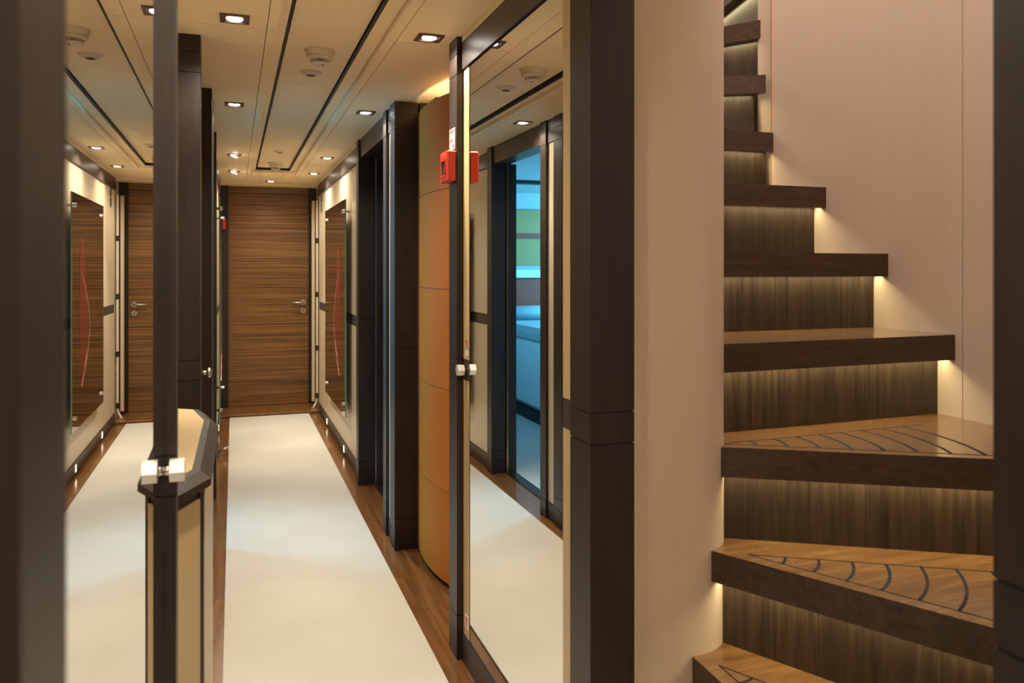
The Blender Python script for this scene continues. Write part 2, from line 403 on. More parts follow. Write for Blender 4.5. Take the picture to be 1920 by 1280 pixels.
# ------------------------------------------------------------------ mirror walls
mwr = struct(box('wall_right_mirrored', 'cream', None, 0.734, 0.96, 1.623, 2.70, 0, H + .02), 'wall carrying the tall mirror beside the stairs', 'wall')
mwl = struct(box('wall_left_mirrored', 'cream', None, -0.40, -0.116, 0.30, 1.449, 0, H + .02), 'wall carrying the mirror on the console side', 'wall')
def mirror(name, label, mir, y0, y1, ys, yknob, knob_z):
    xm = XR if not mir else MX - XL
    xf = min(xm, 0.717)
    t = thing(name, label, 'mirror', ((XR if not mir else XL), (y0 + y1) / 2, 0))
    sbox('mirror_glass', 'mirror', t, mir, xm, xm + .006, ys[0], ys[1], 0.089, 1.956)
    sbox('backing', 'black', t, mir, xm + .006, xm + .0105, y0, y1, 0.089, 1.956)
    sbox('skirting', 'wenge_beam', t, mir, xf - .001, xm + .0105, y0, y1, 0.0, 0.087, .001)
    sbox('head_beam', 'wenge_beam', t, mir, xf - .001, xm + .0105, y0, y1, 1.959, 2.050, .001)
    sbox('cornice', 'ceiling', t, mir, xf, xm + .0105, y0, y1, 2.051, 2.068)
    for a, e in ((y0, ys[0]), (ys[1], y1)):
        if e - a > .004:
            sbox('edge_strip', 'cream_inset', t, mir, xm - .0005, xm + .006, a, e, 1.001, 1.956)
            sbox('edge_strip', 'cream_inset', t, mir, xm - .0005, xm + .006, a, e, 0.089, 0.931)
            sbox('dark_plate', 'band', t, mir, xm - .0005, xm + .006, a, e, 0.9315, 1.0005)
    # hexagonal pull knob
    s = -1 if not mir else 1
    x = XR if not mir else XL
    k = obj('knob', add_cyl(B(), (x + s * .009, yknob, knob_z), (x + s * .031, yknob, knob_z), .019, seg=6, phase=math.pi / 2 * 0), 'nickel', t)
    obj('stem', add_cyl(B(), (x, yknob, knob_z), (x + s * .010, yknob, knob_z), .007, .009, seg=14), 'chrome', k, True)
    return t
mirror('wall_mirror', 'tall wall mirror with cream edge strips between two dark posts by the stairs', False, 1.624, 2.567, (1.716, 2.500), 2.538, 0.966)
mirror('wall_mirror', 'tall wall mirror facing the stairs, with metal knob next to the console', True, 0.476, 1.401, (0.476, 1.401), 1.384, 0.978)

# ------------------------------------------------------------------ niches behind leather panels and console
nr = struct(box('wall_niche_leather', 'cream', None, 0.95, 1.0, 2.70, 3.70, 0, H + .04), 'pale niche wall behind the curved leather panel by the fire alarm', 'wall')
struct(box('wall_niche_return_1', 'cream', None, 0.736, 0.95, 2.669, 2.70, 0, H + .02), 'pale return wall between mirror wall and leather niche', 'wall')
struct(box('wall_niche_return_2', 'wenge', None, 0.82, 0.95, 3.656, 3.70, 0, H + .02), 'dark return wall closing the leather niche', 'wall')
nl = struct(box('wall_niche_console', 'cream', None, -0.40, -0.35, 1.45, 3.70, 0, H + .04), 'pale niche wall behind the half octagonal console', 'wall')
struct(box('wall_niche_return_3', 'cream', None, -0.35, -0.20, 2.84, 2.92, 0, H + .02), 'pale return wall behind the console niche post', 'wall')
struct(box('wall_niche_return_4', 'wenge', None, -0.35, -0.208, 3.656, 3.70, 0, H + .02), 'dark return wall before the bed cabin doorway', 'wall')
def leather(label, mir):
    y0, y1, ym = 3.00, 3.70, 3.43
    def xs(y):
        k = (y - 3.42) / 0.29
        return 0.789 + 0.034 * k * k
    t = thing('leather_panel', label, 'wall panel', ((MX - .85) if mir else .85, 3.3, 0), 'curved leather panels')
    edges = [0.02, 0.39, 0.805, 1.215, 1.624, 2.01]
    n = 18
    for a, c in zip(edges[:-1], edges[1:]):
        bm = B(); pts = []
        y_lo, y_hi = 2.93, 3.654
        for i in range(n + 1):
            y = y_lo + (y_hi - y_lo) * i / n
            pts.append((xs(y) if y > 2.9 else xs(2.9) + (2.9 - y) * .5, y))
        back = [(x + .03, y) for x, y in pts[::-1]]
        poly = pts + back
        if mir: poly = [(MX - x, y) for x, y in poly][::-1]
        # convex curve strips: build as quads
        zz = (a + .0015, c - .0015)
        k = len(pts)
        F = [(MX - x if mir else x, y) for x, y in pts]; Bk = [(MX - x if mir else x, y) for x, y in back[::-1]]
        grid = [[bm.verts.new((x, y, z)) for x, y in row] for row, z in ((F, zz[0]), (F, zz[1]), (Bk, zz[1]), (Bk, zz[0]))]
        for r in range(4):
            for i in range(k - 1): bm.faces.new((grid[r][i], grid[r][i + 1], grid[(r + 1) % 4][i + 1], grid[(r + 1) % 4][i]))
        bm.faces.new([grid[r][0] for r in range(4)]); bm.faces.new([grid[r][-1] for r in range(4)])
        bmesh.ops.recalc_face_normals(bm, faces=bm.faces[:])
        o = obj('leather_pad', bm, 'leather', t); smooth_by_angle(o, 50)
    bm = B(); rows = []
    for z in (0.022, 2.008):
        rows.append([bm.verts.new((MX - (xs(3.0 + .65 * i / n) + .003) if mir else xs(3.0 + .65 * i / n) + .003, 3.0 + .65 * i / n, z)) for i in range(n + 1)])
        rows.append([bm.verts.new((MX - (xs(3.0 + .65 * i / n) + .025) if mir else xs(3.0 + .65 * i / n) + .025, 3.0 + .65 * i / n, z)) for i in range(n + 1)])
    for i in range(n):
        for a_, b_ in ((0, 2), (1, 3), (0, 1), (2, 3)): bm.faces.new((rows[a_][i], rows[a_][i + 1], rows[b_][i + 1], rows[b_][i]))
    bmesh.ops.recalc_face_normals(bm, faces=bm.faces[:])
    obj('seam_backing', bm, 'seam', t)
leather('tall convex orange brown leather wall panel beside the fire alarm post', False)
leather('tall convex orange brown leather wall panel behind the console niche', True)
for mir in (False,):
    x = 0.885
    t = thing('cove_lamp', 'slim warm cove lamp hidden behind top of leather panel' + (', console side' if mir else ', fire alarm side'), 'light', (MX - x if mir else x, 3.2, 1.86), 'cove lamps')
    sbox('housing', 'satin', t, mir, x - .02, x + .02, 3.0, 3.45, 1.86, 1.872)
    sbox('tube', 'lamp_small', t, mir, x - .008, x + .008, 3.02, 3.43, 1.872, 1.882)
    area('cove_light', (MX - x if mir else x, 3.22, 1.888), (R(180), 0, 0), 0.02, 0.4, 1.6, (1.0, 0.72, 0.36))

# ------------------------------------------------------------------ end door
d1 = struct(empty('door_1', (0.31, YE, 0)), 'closed zebrawood door at the end of the corridor', 'door')
leaf = box('door_leaf', 'zebrano', d1, -0.045, 0.672, YE - .02, YE + .03, 0.02, 1.994)
box('transom', 'zebrano', d1, -0.045, 0.672, YE - .022, YE + .03, 2.0, 2.059)
box('frame', 'wenge', d1, -0.05, 0.678, YE + .0, YE + .04, 0.0, 2.059)
box('frame', 'wenge', d1, -0.135, -0.046, YE - .06, YE + .04, 0.0, 2.059)
box('frame', 'wenge', d1, 0.673, 0.752, YE - .06, YE + .04, 0.0, 2.059)
box('threshold', 'floor_wood', d1, -0.135, 0.752, 7.38, YE + .04, 0.0, 0.020, .002)
h = obj('lever_handle', add_tube(B(), [(0.625, YE - .02, 0.978), (0.625, YE - .058, 0.978), (0.617, YE - .066, 0.978), (0.517, YE - .066, 0.978)], .0085), 'satin', d1, True)
obj('rosette', add_cyl(B(), (0.625, YE - .02, 0.978), (0.625, YE - .029, 0.978), .026, seg=20), 'satin', h)
ls = obj('lock_cover', add_cyl(B(), (0.625, YE - .02, 0.900), (0.625, YE - .029, 0.900), .026, seg=20), 'satin', d1)
box('keyhole', 'black', ls, 0.622, 0.628, YE - .0305, YE - .029, 0.888, 0.912)
struct(box('wall_back', 'wenge', None, -3.3, 3.1, YE + .04, YE + .12, 0, H + .04), 'wall behind the zebrawood door', 'wall')
# folded pale door edge strip with clips next to the frame
sl = thing('hose_rail', 'tall narrow cream rail with four dark clips beside the zebrawood door', 'rail', (0.715, 7.64, 0))
box('backboard', 'cream', sl, 0.690, 0.718, 7.66, 7.70, 0.06, 1.93, .003)
box('rail_cover', 'white_plastic', sl, 0.720, 0.736, 7.55, 7.60, 0.14, 1.93, .004)
for z in (1.556, 1.06, 0.57, 0.13):
    c = box('clip', 'darkmetal', sl, 0.713, 0.738, 7.542, 7.552, z - .022, z + .022, .002)
    obj('screw', add_cyl(B(), (0.7255, 7.542, z), (0.7255, 7.539, z), .004, seg=8), 'satin', c)
obj('foot', add_tube(B(), [(0.728, 7.57, 0.14), (0.726, 7.57, 0.09), (0.712, 7.55, 0.05), (0.690, 7.52, 0.026)], [.011, .011, .011, .009]), 'cord', sl, True)
obj('foot_flange', add_cyl(B(), (0.688, 7.52, 0.0205), (0.688, 7.52, 0.028), .026, seg=14), 'satin', sl)
sw = thing('switch_plate', 'small dark two gang switch plate high on the cream wall near door', 'switch', (CR, 7.15, 1.80))
box('plate', 'satin', sw, CR - .004, CR, 7.125, 7.185, 1.79, 1.955, .001)
for z in (1.80, 1.880): box('switch_key', 'black', sw, CR - .008, CR - .004, 7.130, 7.180, z, z + .068, .001)
box('call_point_small', 'red', None, -0.126, -0.066, YE - .082, YE - .0605, 1.655, 1.755, .003)
o = bpy.data.objects['call_point_small']; tag(o, 'small red alarm box on the dark frame of the zebrawood door', 'alarm')

# ------------------------------------------------------------------ smoked glass art panels
def art(label, mir):
    xg = 0.690
    t = thing('glass_panel', label, 'glass panel', (MX - xg if mir else xg, 5.91, 0.32), 'smoked glass wall panels')
    gl = sbox('glass', 'art_glass', t, mir, xg, xg + .008, 5.312, 6.514, 0.323, 1.755)
    for e in ((5.3095, 5.312), (6.514, 6.5165)): sbox('glass_edge', 'glass_edge', gl, mir, xg, xg + .008, e[0], e[1], 0.323, 1.755)
    sx = (lambda v: MX - v) if mir else (lambda v: v)
    for y in (5.40, 6.43):
        for z in (0.40, 1.68):
            k = obj('standoff', add_cyl(B(), (sx(xg + .008), y, z), (sx(CR), y, z), .009, seg=12), 'chrome', t, True)
            obj('standoff_cap', add_cyl(B(), (sx(xg), y, z), (sx(xg - .012), y, z), .012, seg=14), 'chrome', k)
    # printed figure: a tall red body outline with a pale curved stroke
    def ribbon(name, mat, path, wid, dx):
        bm = B(); n = len(path); vs = []
        for i, (y, z) in enumerate(path):
            a = Vector(path[max(i - 1, 0)]); c = Vector(path[min(i + 1, n - 1)]); dd = (c - a).normalized(); nn = Vector((-dd.y, dd.x))
            w_ = wid(i / (n - 1))
            vs.append((bm.verts.new((sx(xg - dx), y + nn.x * w_, z + nn.y * w_)), bm.verts.new((sx(xg - dx), y - nn.x * w_, z - nn.y * w_))))
        for i in range(n - 1): bm.faces.new((vs[i][0], vs[i][1], vs[i + 1][1], vs[i + 1][0]))
        r = bmesh.ops.extrude_face_region(bm, geom=bm.faces[:])
        bmesh.ops.translate(bm, verts=[v for v in r['geom'] if isinstance(v, bmesh.types.BMVert)], vec=(-.0006 if not mir else .0006, 0, 0))
        bmesh.ops.recalc_face_normals(bm, faces=bm.faces[:])
        obj(name, bm, mat, gl)
    body = [(5.62 + .06 * math.sin(q * 3.0), 1.48 - q * .92) for q in [i / 16 for i in range(17)]]
    ribbon('print_body', 'art_red', body, lambda u: .015 + .13 * math.sin(math.pi * min(1, u * .95 + .04)) ** 0.8, .0004)
    arc = [(5.62 + .30 * math.sin(math.pi * q) , 1.28 - q * .72) for q in [i / 20 for i in range(21)]]
    ribbon('print_stroke', 'art_pink', arc, lambda u: .003 + .009 * math.sin(math.pi * u), .0012)
art('smoked mirror glass panel with faint red figure on the cream wall', False)
art('smoked glass panel on chrome standoffs seen edge on beside the bed cabin doorway', True)

# ------------------------------------------------------------------ fire alarm, sign and stickers on the slim post
fa = thing('fire_alarm', 'square red fire alarm call point on the slim dark post', 'alarm', (PR, 2.60, 1.595))
bm = add_box(B(), 0.668, PR - .0002, 2.572, 2.668, 1.590, 1.692, .004)
body = obj('housing', bm, 'red', fa)
box('window_recess', 'black', body, 0.6665, 0.6682, 2.592, 2.645, 1.612, 1.660)
for y0, y1, z0, z1 in ((2.588, 2.592, 1.608, 1.664), (2.645, 2.649, 1.608, 1.664), (2.592, 2.645, 1.608, 1.612), (2.592, 2.645, 1.660, 1.664)):
    box('window_rim', 'red', body, 0.6645, 0.6682, y0, y1, z0, z1)
obj('press_point', add_cyl(B(), (0.6668, 2.60, 1.621), (0.665, 2.60, 1.621), .006, seg=10), 'chrome', body)
box('caption_plate', 'red_print', body, 0.6672, 0.6682, 2.60, 2.64, 1.672, 1.680)
sg = thing('fire_sign', 'small white sign with red fire symbols above the red alarm', 'sign', (PR, 2.62, 1.70))
box('plate', 'sign_white', sg, PR - .0022, PR - .0002, 2.585, 2.655, 1.700, 1.772)
def signbit(y0, y1, z0, z1, mat='red_print', e=.0004): box('pictogram', mat, sg, PR - .0022 - e, PR - .0022, y0, y1, z0, z1)
signbit(2.591, 2.649, 1.762, 1.7665); signbit(2.591, 2.596, 1.735, 1.762)
signbit(2.618, 2.649, 1.728, 1.762)
signbit(2.628, 2.632, 1.735, 1.756, 'sign_white', .0007); signbit(2.637, 2.641, 1.735, 1.756, 'sign_white', .0007); signbit(2.622, 2.626, 1.742, 1.756, 'sign_white', .0007)
bm = B()
add_prism(bm, [(0, 0), (.024, 0), (.012, .02)], 0, 1)
for v in bm.verts: v.co = Vector((PR - .0022 - .0005 * v.co.z, 2.592 + v.co.x, 1.706 + v.co.y))
obj('pictogram', bm, 'red_print', sg)
signbit(2.601, 2.607, 1.724, 1.735); signbit(2.634, 2.648, 1.706, 1.7085); signbit(2.645, 2.648, 1.7085, 1.716)
def sticker(name, label, z, mat_bg, hgt, arrow):
    t = thing(name, label, 'sticker', (XR, 2.52, z))
    box('backing', mat_bg, t, XR - .0014, XR - .0007, 2.505, 2.545, z, z + hgt)
    if arrow:
        for (a, c, q0, q1) in ((2.521, 2.529, .2, .9), (2.514, 2.536, .72, .8), (2.518, 2.532, .8, .88)):
            box('arrow', 'red_print', t, XR - .0018, XR - .0014, a, c, z + hgt * q0, z + hgt * q1)
sticker('label_sticker', 'tiny white label on the mirror edge strip just above the knob', 1.012, 'sign_white', .020, False)
sticker('arrow_sticker', 'tiny red arrow sticker on mirror edge strip above the white label', 1.036, 'cream_inset', .032, True)
sticker('floor_arrow_sticker', 'tiny red and white arrow sticker low on the mirror edge strip', 0.118, 'sign_white', .045, True)

# ------------------------------------------------------------------ half octagonal console
cs = thing('console', 'half octagonal console cabinet with cream panels and dark rim in the niche', 'console', (-0.19, 1.93, 0))
P_ = [(-0.345, 1.457), (-0.122, 1.457), (-0.041, 1.636), (-0.037, 2.17), (-0.073, 2.36), (-0.151, 2.417), (-0.345, 2.417)]
def inset(pts, dst):
    n = len(pts); out = []
    cx = sum(p_[0] for p_ in pts) / n; cy = sum(p_[1] for p_ in pts) / n
    lines = []
    for i in range(n):
        a = Vector(pts[i]); c = Vector(pts[(i + 1) % n]); dd = (c - a).normalized(); nn = Vector((-dd.y, dd.x))
        if nn.dot(Vector((cx, cy)) - a) < 0: nn = -nn
        lines.append((a + nn * dst, dd))
    for i in range(n):
        (a, da), (c, dc) = lines[i - 1], lines[i]
        den = da.x * dc.y - da.y * dc.x
        tt = ((c.x - a.x) * dc.y - (c.y - a.y) * dc.x) / den
        out.append(tuple(a + da * tt))
    return out
ZT = 0.915
def loft(bm, rings):
    vs = [[bm.verts.new((x, y, z)) for x, y in pts] for pts, z in rings]
    n = len(vs[0])
    for k in range(len(vs) - 1):
        for i in range(n): bm.faces.new((vs[k][i], vs[k][(i + 1) % n], vs[k + 1][(i + 1) % n], vs[k + 1][i]))
    bm.faces.new(vs[0]); bm.faces.new(vs[-1])
    bmesh.ops.recalc_face_normals(bm, faces=bm.faces[:])
    return bm
obj('rim', loft(B(), [(inset(P_, .006), ZT - .034), (P_, ZT - .030), (P_, ZT - .016), (inset(P_, .020), ZT - .001), (inset(P_, .033), ZT)]), 'wenge', cs)
obj('top_inset', add_prism(B(), inset(P_, .034), ZT - .006, ZT + .0012), 'cream_inset', cs)
body = obj('body', add_prism(B(), inset(P_, .016), 0.0, ZT - .034), 'wenge', cs)
Q = inset(P_, .013)
for i in (1, 2, 3, 4):
    a = Vector(Q[i]); c = Vector(Q[i + 1]); dd = (c - a).normalized(); ln = (c - a).length; nn = Vector((dd.y, -dd.x))
    m0 = .016; a2 = a + dd * m0; c2 = c - dd * m0
    if (c2 - a2).dot(dd) < .01: continue
    pts = [tuple(a2 + nn * .001), tuple(c2 + nn * .001), tuple(c2 - nn * .004), tuple(a2 - nn * .004)]
    obj('side_panel', add_prism(B(), pts, 0.10, ZT - .05), 'cream_inset', cs)
    pts = [tuple(a), tuple(a2), tuple(a2 - nn * .004), tuple(a - nn * .004)]
    obj('stile', add_prism(B(), pts, 0.0, ZT - .036), 'wenge', cs)
    pts = [tuple(c2), tuple(c), tuple(c - nn * .004), tuple(c2 - nn * .004)]
    obj('stile', add_prism(B(), pts, 0.0, ZT - .036), 'wenge', cs)
# floor door stop beyond it, and a round knob on the post behind it
ds = thing('door_stop', 'small bent metal door stop on the floor strip past the console', 'door stop', (-0.085, 5.90, 0.0))
obj('mount', add_cyl(B(), (-0.092, 5.90, 0.0), (-0.092, 5.90, 0.008), .020, seg=14), 'satin', ds)
obj('arm', add_tube(B(), [(-0.092, 5.90, 0.006), (-0.092, 5.90, 0.03), (-0.084, 5.895, 0.042), (-0.06, 5.89, 0.050), (-0.042, 5.89, 0.054)], .008), 'satin', ds, True)
obj('tip', add_cyl(B(), (-0.044, 5.89, 0.054), (-0.030, 5.89, 0.056), .011, seg=12), 'chrome', ds, True)
kp = [o for o in bpy.data.objects if o.get('label') == 'dark wood post behind the half octagonal console'][0]
bm = B(); bmesh.ops.create_uvsphere(bm, u_segments=16, v_segments=10, radius=.017)
for v in bm.verts: v.co = Vector((v.co.x * .6 - .078, v.co.y + 2.875, v.co.z + .95))
kb = obj('knob', bm, 'satin', kp, True); kb['label'] = 'round bronze knob'
obj('knob_stem', add_cyl(B(), (-0.1028, 2.875, 0.95), (-0.084, 2.875, 0.95), .007, seg=12), 'satin', kb, True)

# ------------------------------------------------------------------ downlights
def downlight(x, y, label, tilt=0.0, zc=H, power=DL_POWER):
    t = thing('downlight', label, 'downlight', (x, y, zc), 'square ceiling downlights')
    s_ = .043; w_ = .013
    bm = B()
    for a in ((x - s_, x + s_, y - s_, y - s_ + w_), (x - s_, x + s_, y + s_ - w_, y + s_), (x - s_, x - s_ + w_, y - s_ + w_, y + s_ - w_), (x + s_ - w_, x + s_, y - s_ + w_, y + s_ - w_)):
        add_box(bm, *a, zc - .005, zc - .0004)
    obj('bezel', bm, 'bronze', t)
    box('reflector', 'bronze', t, x - s_ + w_, x + s_ - w_, y - s_ + w_, y + s_ - w_, zc - .0020, zc - .0004)
    bm = add_lathe(B(), (0, 0, 0), [(.0245, .0), (.0245, -.0015), (.020, -.003), (.010, -.0036)], 20)
    bmesh.ops.rotate(bm, verts=bm.verts[:], cent=(0, 0, 0), matrix=Matrix.Rotation(tilt, 3, 'Y'))
    bmesh.ops.translate(bm, verts=bm.verts[:], vec=(x, y, zc - .0022 - abs(math.sin(tilt)) * .024))
    obj('lamp_face', bm, 'lamp', t)
    lp = (x + .02 * math.sin(tilt), y, zc - .012 - abs(math.sin(tilt)) * .03); lr = (0, -tilt, 0)
    spot(light_name('downlight_core', [lp]), lp, lr, power, WARM, 62, 1.0, .022)
    spot(light_name('downlight_spill', [lp]), lp, lr, DL_WIDE * power / DL_POWER, WARM, 150, 0.6, .022)
LX, RX = 0.003, 0.616
downlight(LX, -1.55, 'square bronze downlight furthest behind the console side mirror')
downlight(RX, -1.55, 'square bronze downlight furthest behind the staircase opening')
downlight(LX, -0.15, 'square bronze downlight in front of the console side mirror')
downlight(RX, -0.15, 'square bronze downlight just before the staircase opening')
downlight(LX, 1.24, 'square bronze downlight above the console side mirror')
downlight(LX, 2.607, 'square bronze downlight above the post behind the console')
downlight(RX, 2.610, 'square bronze downlight beside the slim post with fire alarm')
downlight(LX, 3.969, 'square bronze downlight outside the bed cabin doorway')
downlight(RX, 3.968, 'square bronze downlight outside the dark cabin doorway beyond the leather panel')
downlight(LX, 5.735, 'tilted square downlight on bed cabin side, second from the zebrawood door', R(22))
downlight(RX, 5.684, 'square downlight throwing a scallop on cream wall, second from zebrawood door')
downlight(LX, 6.718, 'tilted square downlight on bed cabin side, nearest the zebrawood door', R(22))
downlight(RX, 6.658, 'square downlight above glass panel wall, nearest the zebrawood door')
downlight(0.310, 7.33, 'square downlight in the cornice right before the zebrawood door', 0, H - .004, DL_POWER * .55)

# ------------------------------------------------------------------ smoke detectors and sensors
def smoke(x, y, label):
    z = H + .036
    t = thing('smoke_detector', label, 'smoke detector', (x, y, z), 'smoke detectors')
    o = obj('base', add_lathe(B(), (x, y, z), [(.055, 0), (.055, -.005), (.048, -.020), (.045, -.024)], 32), 'white_plastic', t); smooth_by_angle(o, 35)
    o = obj('collar', add_lathe(B(), (x, y, z - .024), [(.046, 0), (.048, -.003), (.046, -.009), (.034, -.012)], 32), 'white_plastic', t); smooth_by_angle(o, 35)
    obj('chamber', add_lathe(B(), (x, y, z - .036), [(.028, 0), (.028, -.011)], 24), 'black', t)
    bm = B()
    for k in range(30):
        a = 2 * math.pi * k / 30
        q = bmesh.ops.create_cube(bm, size=1)
        mt = Matrix.Translation((x, y, z - .0415)) @ Matrix.Rotation(a, 4, 'Z') @ Matrix.Translation((.031, 0, 0)) @ Matrix.Diagonal((.006, .0028, .011, 1))
        bmesh.ops.transform(bm, matrix=mt, verts=q['verts'])
    obj('vent_fins', bm, 'white_plastic', t)
    o = obj('cap', add_lathe(B(), (x, y, z - .047), [(.035, 0), (.034, -.003), (.024, -.007), (.004, -.008)], 28), 'white_plastic', t); smooth_by_angle(o, 35)
    obj('indicator', add_cyl(B(), (x + .010, y - .012, z - .0543), (x + .010, y - .012, z - .0562), .004, seg=10), 'black', o)
def sensor(x, y, label):
    z = H + .036
    t = thing('ceiling_sensor', label, 'sensor', (x, y, z), 'round ceiling sensors')
    o = obj('plate', add_lathe(B(), (x, y, z), [(.044, 0), (.044, -.002), (.040, -.004), (.034, -.004)], 28), 'white_plastic', t); smooth_by_angle(o, 35)
    o = obj('dome', add_lathe(B(), (x, y, z - .004), [(.034, 0), (.030, -.006), (.020, -.010)], 28), 'white_plastic', t); smooth_by_angle(o, 45)
    obj('eye', add_cyl(B(), (x, y, z - .0139), (x, y, z - .0155), .017, seg=18), 'black', o)
smoke(0.301, 3.03, 'white smoke detector on the ceiling strip between the two mirror walls')
sensor(0.300, 3.375, 'flat round white sensor with black eye next to smoke detector near mirrors')
sensor(0.298, 5.70, 'flat round white sensor on ceiling strip near the zebrawood door')
smoke(0.305, 6.38, 'white smoke detector on ceiling strip near the zebrawood door')

# ------------------------------------------------------------------ staircase
RISE = 0.224; T = 0.068; OV = 0.057
ST = [  # point on the front edge, edge angle, step number
    ((0.735, 1.53), -92), ((0.952, 1.53), -92), ((1.006, 1.531), -63), ((1.047, 1.551), -31),
    ((1.117, 1.628), 2.2), ((1.2, 1.882), 0.8), ((1.2, 2.150), 0.6), ((1.2, 2.427), 0.3),
    ((1.848, 2.49), -28), ((1.876, 2.557), -55), ((1.885, 2.60), -102)]
WELL = [(0.74, 1.85, 0.32, 1.75), (0.90, 1.85, 0.32, 1.75), (0.95, 1.85, 0.32, 1.75), (0.98, 1.85, 0.32, 1.85),
        (1.07, 1.85, 0.32, 2.44), (1.07, 1.85, 0.32, 2.44), (1.07, 1.85, 0.32, 2.60), (1.07, 1.86, 0.32, 2.9),
        (1.07, 1.858, 2.3, 3.38), (1.07, 1.92, 2.3, 3.38), (1.07, 2.55, 2.62, 3.38)]
def nd(a): a = R(a); return Vector((math.cos(a), math.sin(a))), Vector((-math.sin(a), math.cos(a)))
def clip(poly, pt, n, off, keep_pos):
    out = []
    f = [(Vector(q) - pt).dot(n) - off for q in poly]
    if not keep_pos: f = [-v for v in f]
    for i in range(len(poly)):
        a, b_ = Vector(poly[i]), Vector(poly[(i + 1) % len(poly)]); fa, fb = f[i], f[(i + 1) % len(poly)]
        if fa >= 0: out.append(tuple(a))
        if (fa > 0 and fb < 0) or (fa < 0 and fb > 0): out.append(tuple(a + (b_ - a) * (fa / (fa - fb))))
    return out
def rect(w): return [(w[0], w[2]), (w[1], w[2]), (w[1], w[3]), (w[0], w[3])]
stair = thing('staircase', 'winding dark wood staircase with lit nosings between cream walls', 'staircase', (1.4, 1.6, 0))
PIV = Vector((1.006, 1.545))
for i, ((px, py), ang) in enumerate(ST):
    P0 = Vector((px, py)); dd, nn = nd(ang); z = RISE * (i + 1)
    poly = clip(rect(WELL[i]), P0, nn, 0.0, True)
    if i + 1 < len(ST):
        P1 = Vector(ST[i + 1][0]); d1_, n1_ = nd(ST[i + 1][1])
        poly = clip(poly, P1, n1_, OV + .02, False)
    else: P1 = None
    bm = add_prism(B(), poly, z - T + .014, z)
    lip = clip(poly, P0, nn, .022, False)
    if len(lip) >= 3: add_prism(bm, lip, z - T, z - T + .0141)
    # slightly eased top front edge
    tread = obj('tread', bm, 'tread_wood', stair)
    tread.data.materials.append(M['tread_top'])
    for f in tread.data.polygons:
        if f.normal.z > .9: f.material_index = 1
    # riser: thin backing with upright planks in front, clipped to the well
    big = clip(clip(rect(WELL[i]), P0, nn, OV + .008, True), P0, nn, OV + .02, False)
    if len(big) >= 3:
        rz0, rz1 = z - RISE, z - T + .013
        riser = obj('riser', add_prism(B(), big, rz0, rz1 + .002), 'riser_wood', stair)
        ts = [(Vector(q) - P0).dot(dd) for q in big]
        t0, t1 = min(ts), max(ts)
        wdt = 0.118; k = t0; first = True
        cuts = [t0]; q = t0 + random.uniform(.05, .11)
        while q < t1 - .03: cuts.append(q); q += wdt * random.uniform(.92, 1.08)
        cuts.append(t1)
        for a, e in zip(cuts[:-1], cuts[1:]):
            pts = [P0 + dd * (a + .0003) + nn * OV, P0 + dd * (e - .0003) + nn * OV, P0 + dd * (e - .0003) + nn * (OV + .009), P0 + dd * (a + .0003) + nn * (OV + .009)]
            obj('plank', add_prism(B(), [tuple(v) for v in pts], rz0, rz1 + .001), 'riser_wood', riser)
        # led strip in a channel under the nosing and the light it gives
        tm = (t0 + t1) / 2; ln = t1 - t0
        pts = [P0 + dd * (t0 + .01) + nn * (OV - .031), P0 + dd * (t1 - .002) + nn * (OV - .031), P0 + dd * (t1 - .002) + nn * (OV - .025), P0 + dd * (t0 + .01) + nn * (OV - .025)]
        obj('led_strip', add_prism(B(), [tuple(v) for v in pts], rz1 - .0015, rz1 + .0008), 'led', stair)
        c = P0 + dd * tm + nn * (OV - .020)
        ends = [P0 + dd * (t0 + (t1 - t0) * q_ / 12) for q_ in range(13)]
        o = area(light_name('nosing_light', [(v_.x, v_.y, rz1) for v_ in ends]), (c.x, c.y, rz1 - .004), (0, 0, 0), ln * .98, .008, LED_POWER * ln, (1.0, 0.85, 0.52), 150)
        o.rotation_euler = (Matrix.Rotation(R(ang), 3, 'Z') @ Matrix.Rotation(R(0), 3, 'X')).to_euler()
    # inlaid anti slip lines on the three lowest visible winders
    if i in (1, 2, 3):
        zt = z + .0006
        def strip(pts, w_):
            bm = B(); vs = []
            n_ = len(pts)
            for q in range(n_):
                a_ = pts[max(q - 1, 0)]; c_ = pts[min(q + 1, n_ - 1)]; dv = (c_ - a_).normalized(); nv = Vector((-dv.y, dv.x)) * w_
                vs.append((pts[q] + nv, pts[q] - nv))
            for q in range(n_ - 1):
                pl = [tuple(vs[q][0]), tuple(vs[q][1]), tuple(vs[q + 1][1]), tuple(vs[q + 1][0])]
                add_prism(bm, pl, z - .001, zt)
            obj('inlay', bm, 'inlay', tread)
        # offset lines from front edge and from next riser
        A0 = P0 + nn * .034; A1 = P1 + n1_ * (-.044)
        den = dd.x * d1_.y - dd.y * d1_.x
        tt = ((A1.x - A0.x) * d1_.y - (A1.y - A0.y) * d1_.x) / den
        ap = A0 + dd * tt
        far = 0.62
        strip([ap, ap + dd * far], .0016); strip([ap, ap + d1_ * far], .0016)
        a0 = math.atan2(dd.y, dd.x); a1 = math.atan2(d1_.y, d1_.x)
        for q in range(8):
            rho = .078 + .068 * q
            arc = []
            for s_ in range(9):
                u = s_ / 8; aa = a0 + (a1 - a0) * u
                arc.append(ap + Vector((math.cos(aa), math.sin(aa))) * rho)
            strip(arc, .0032)

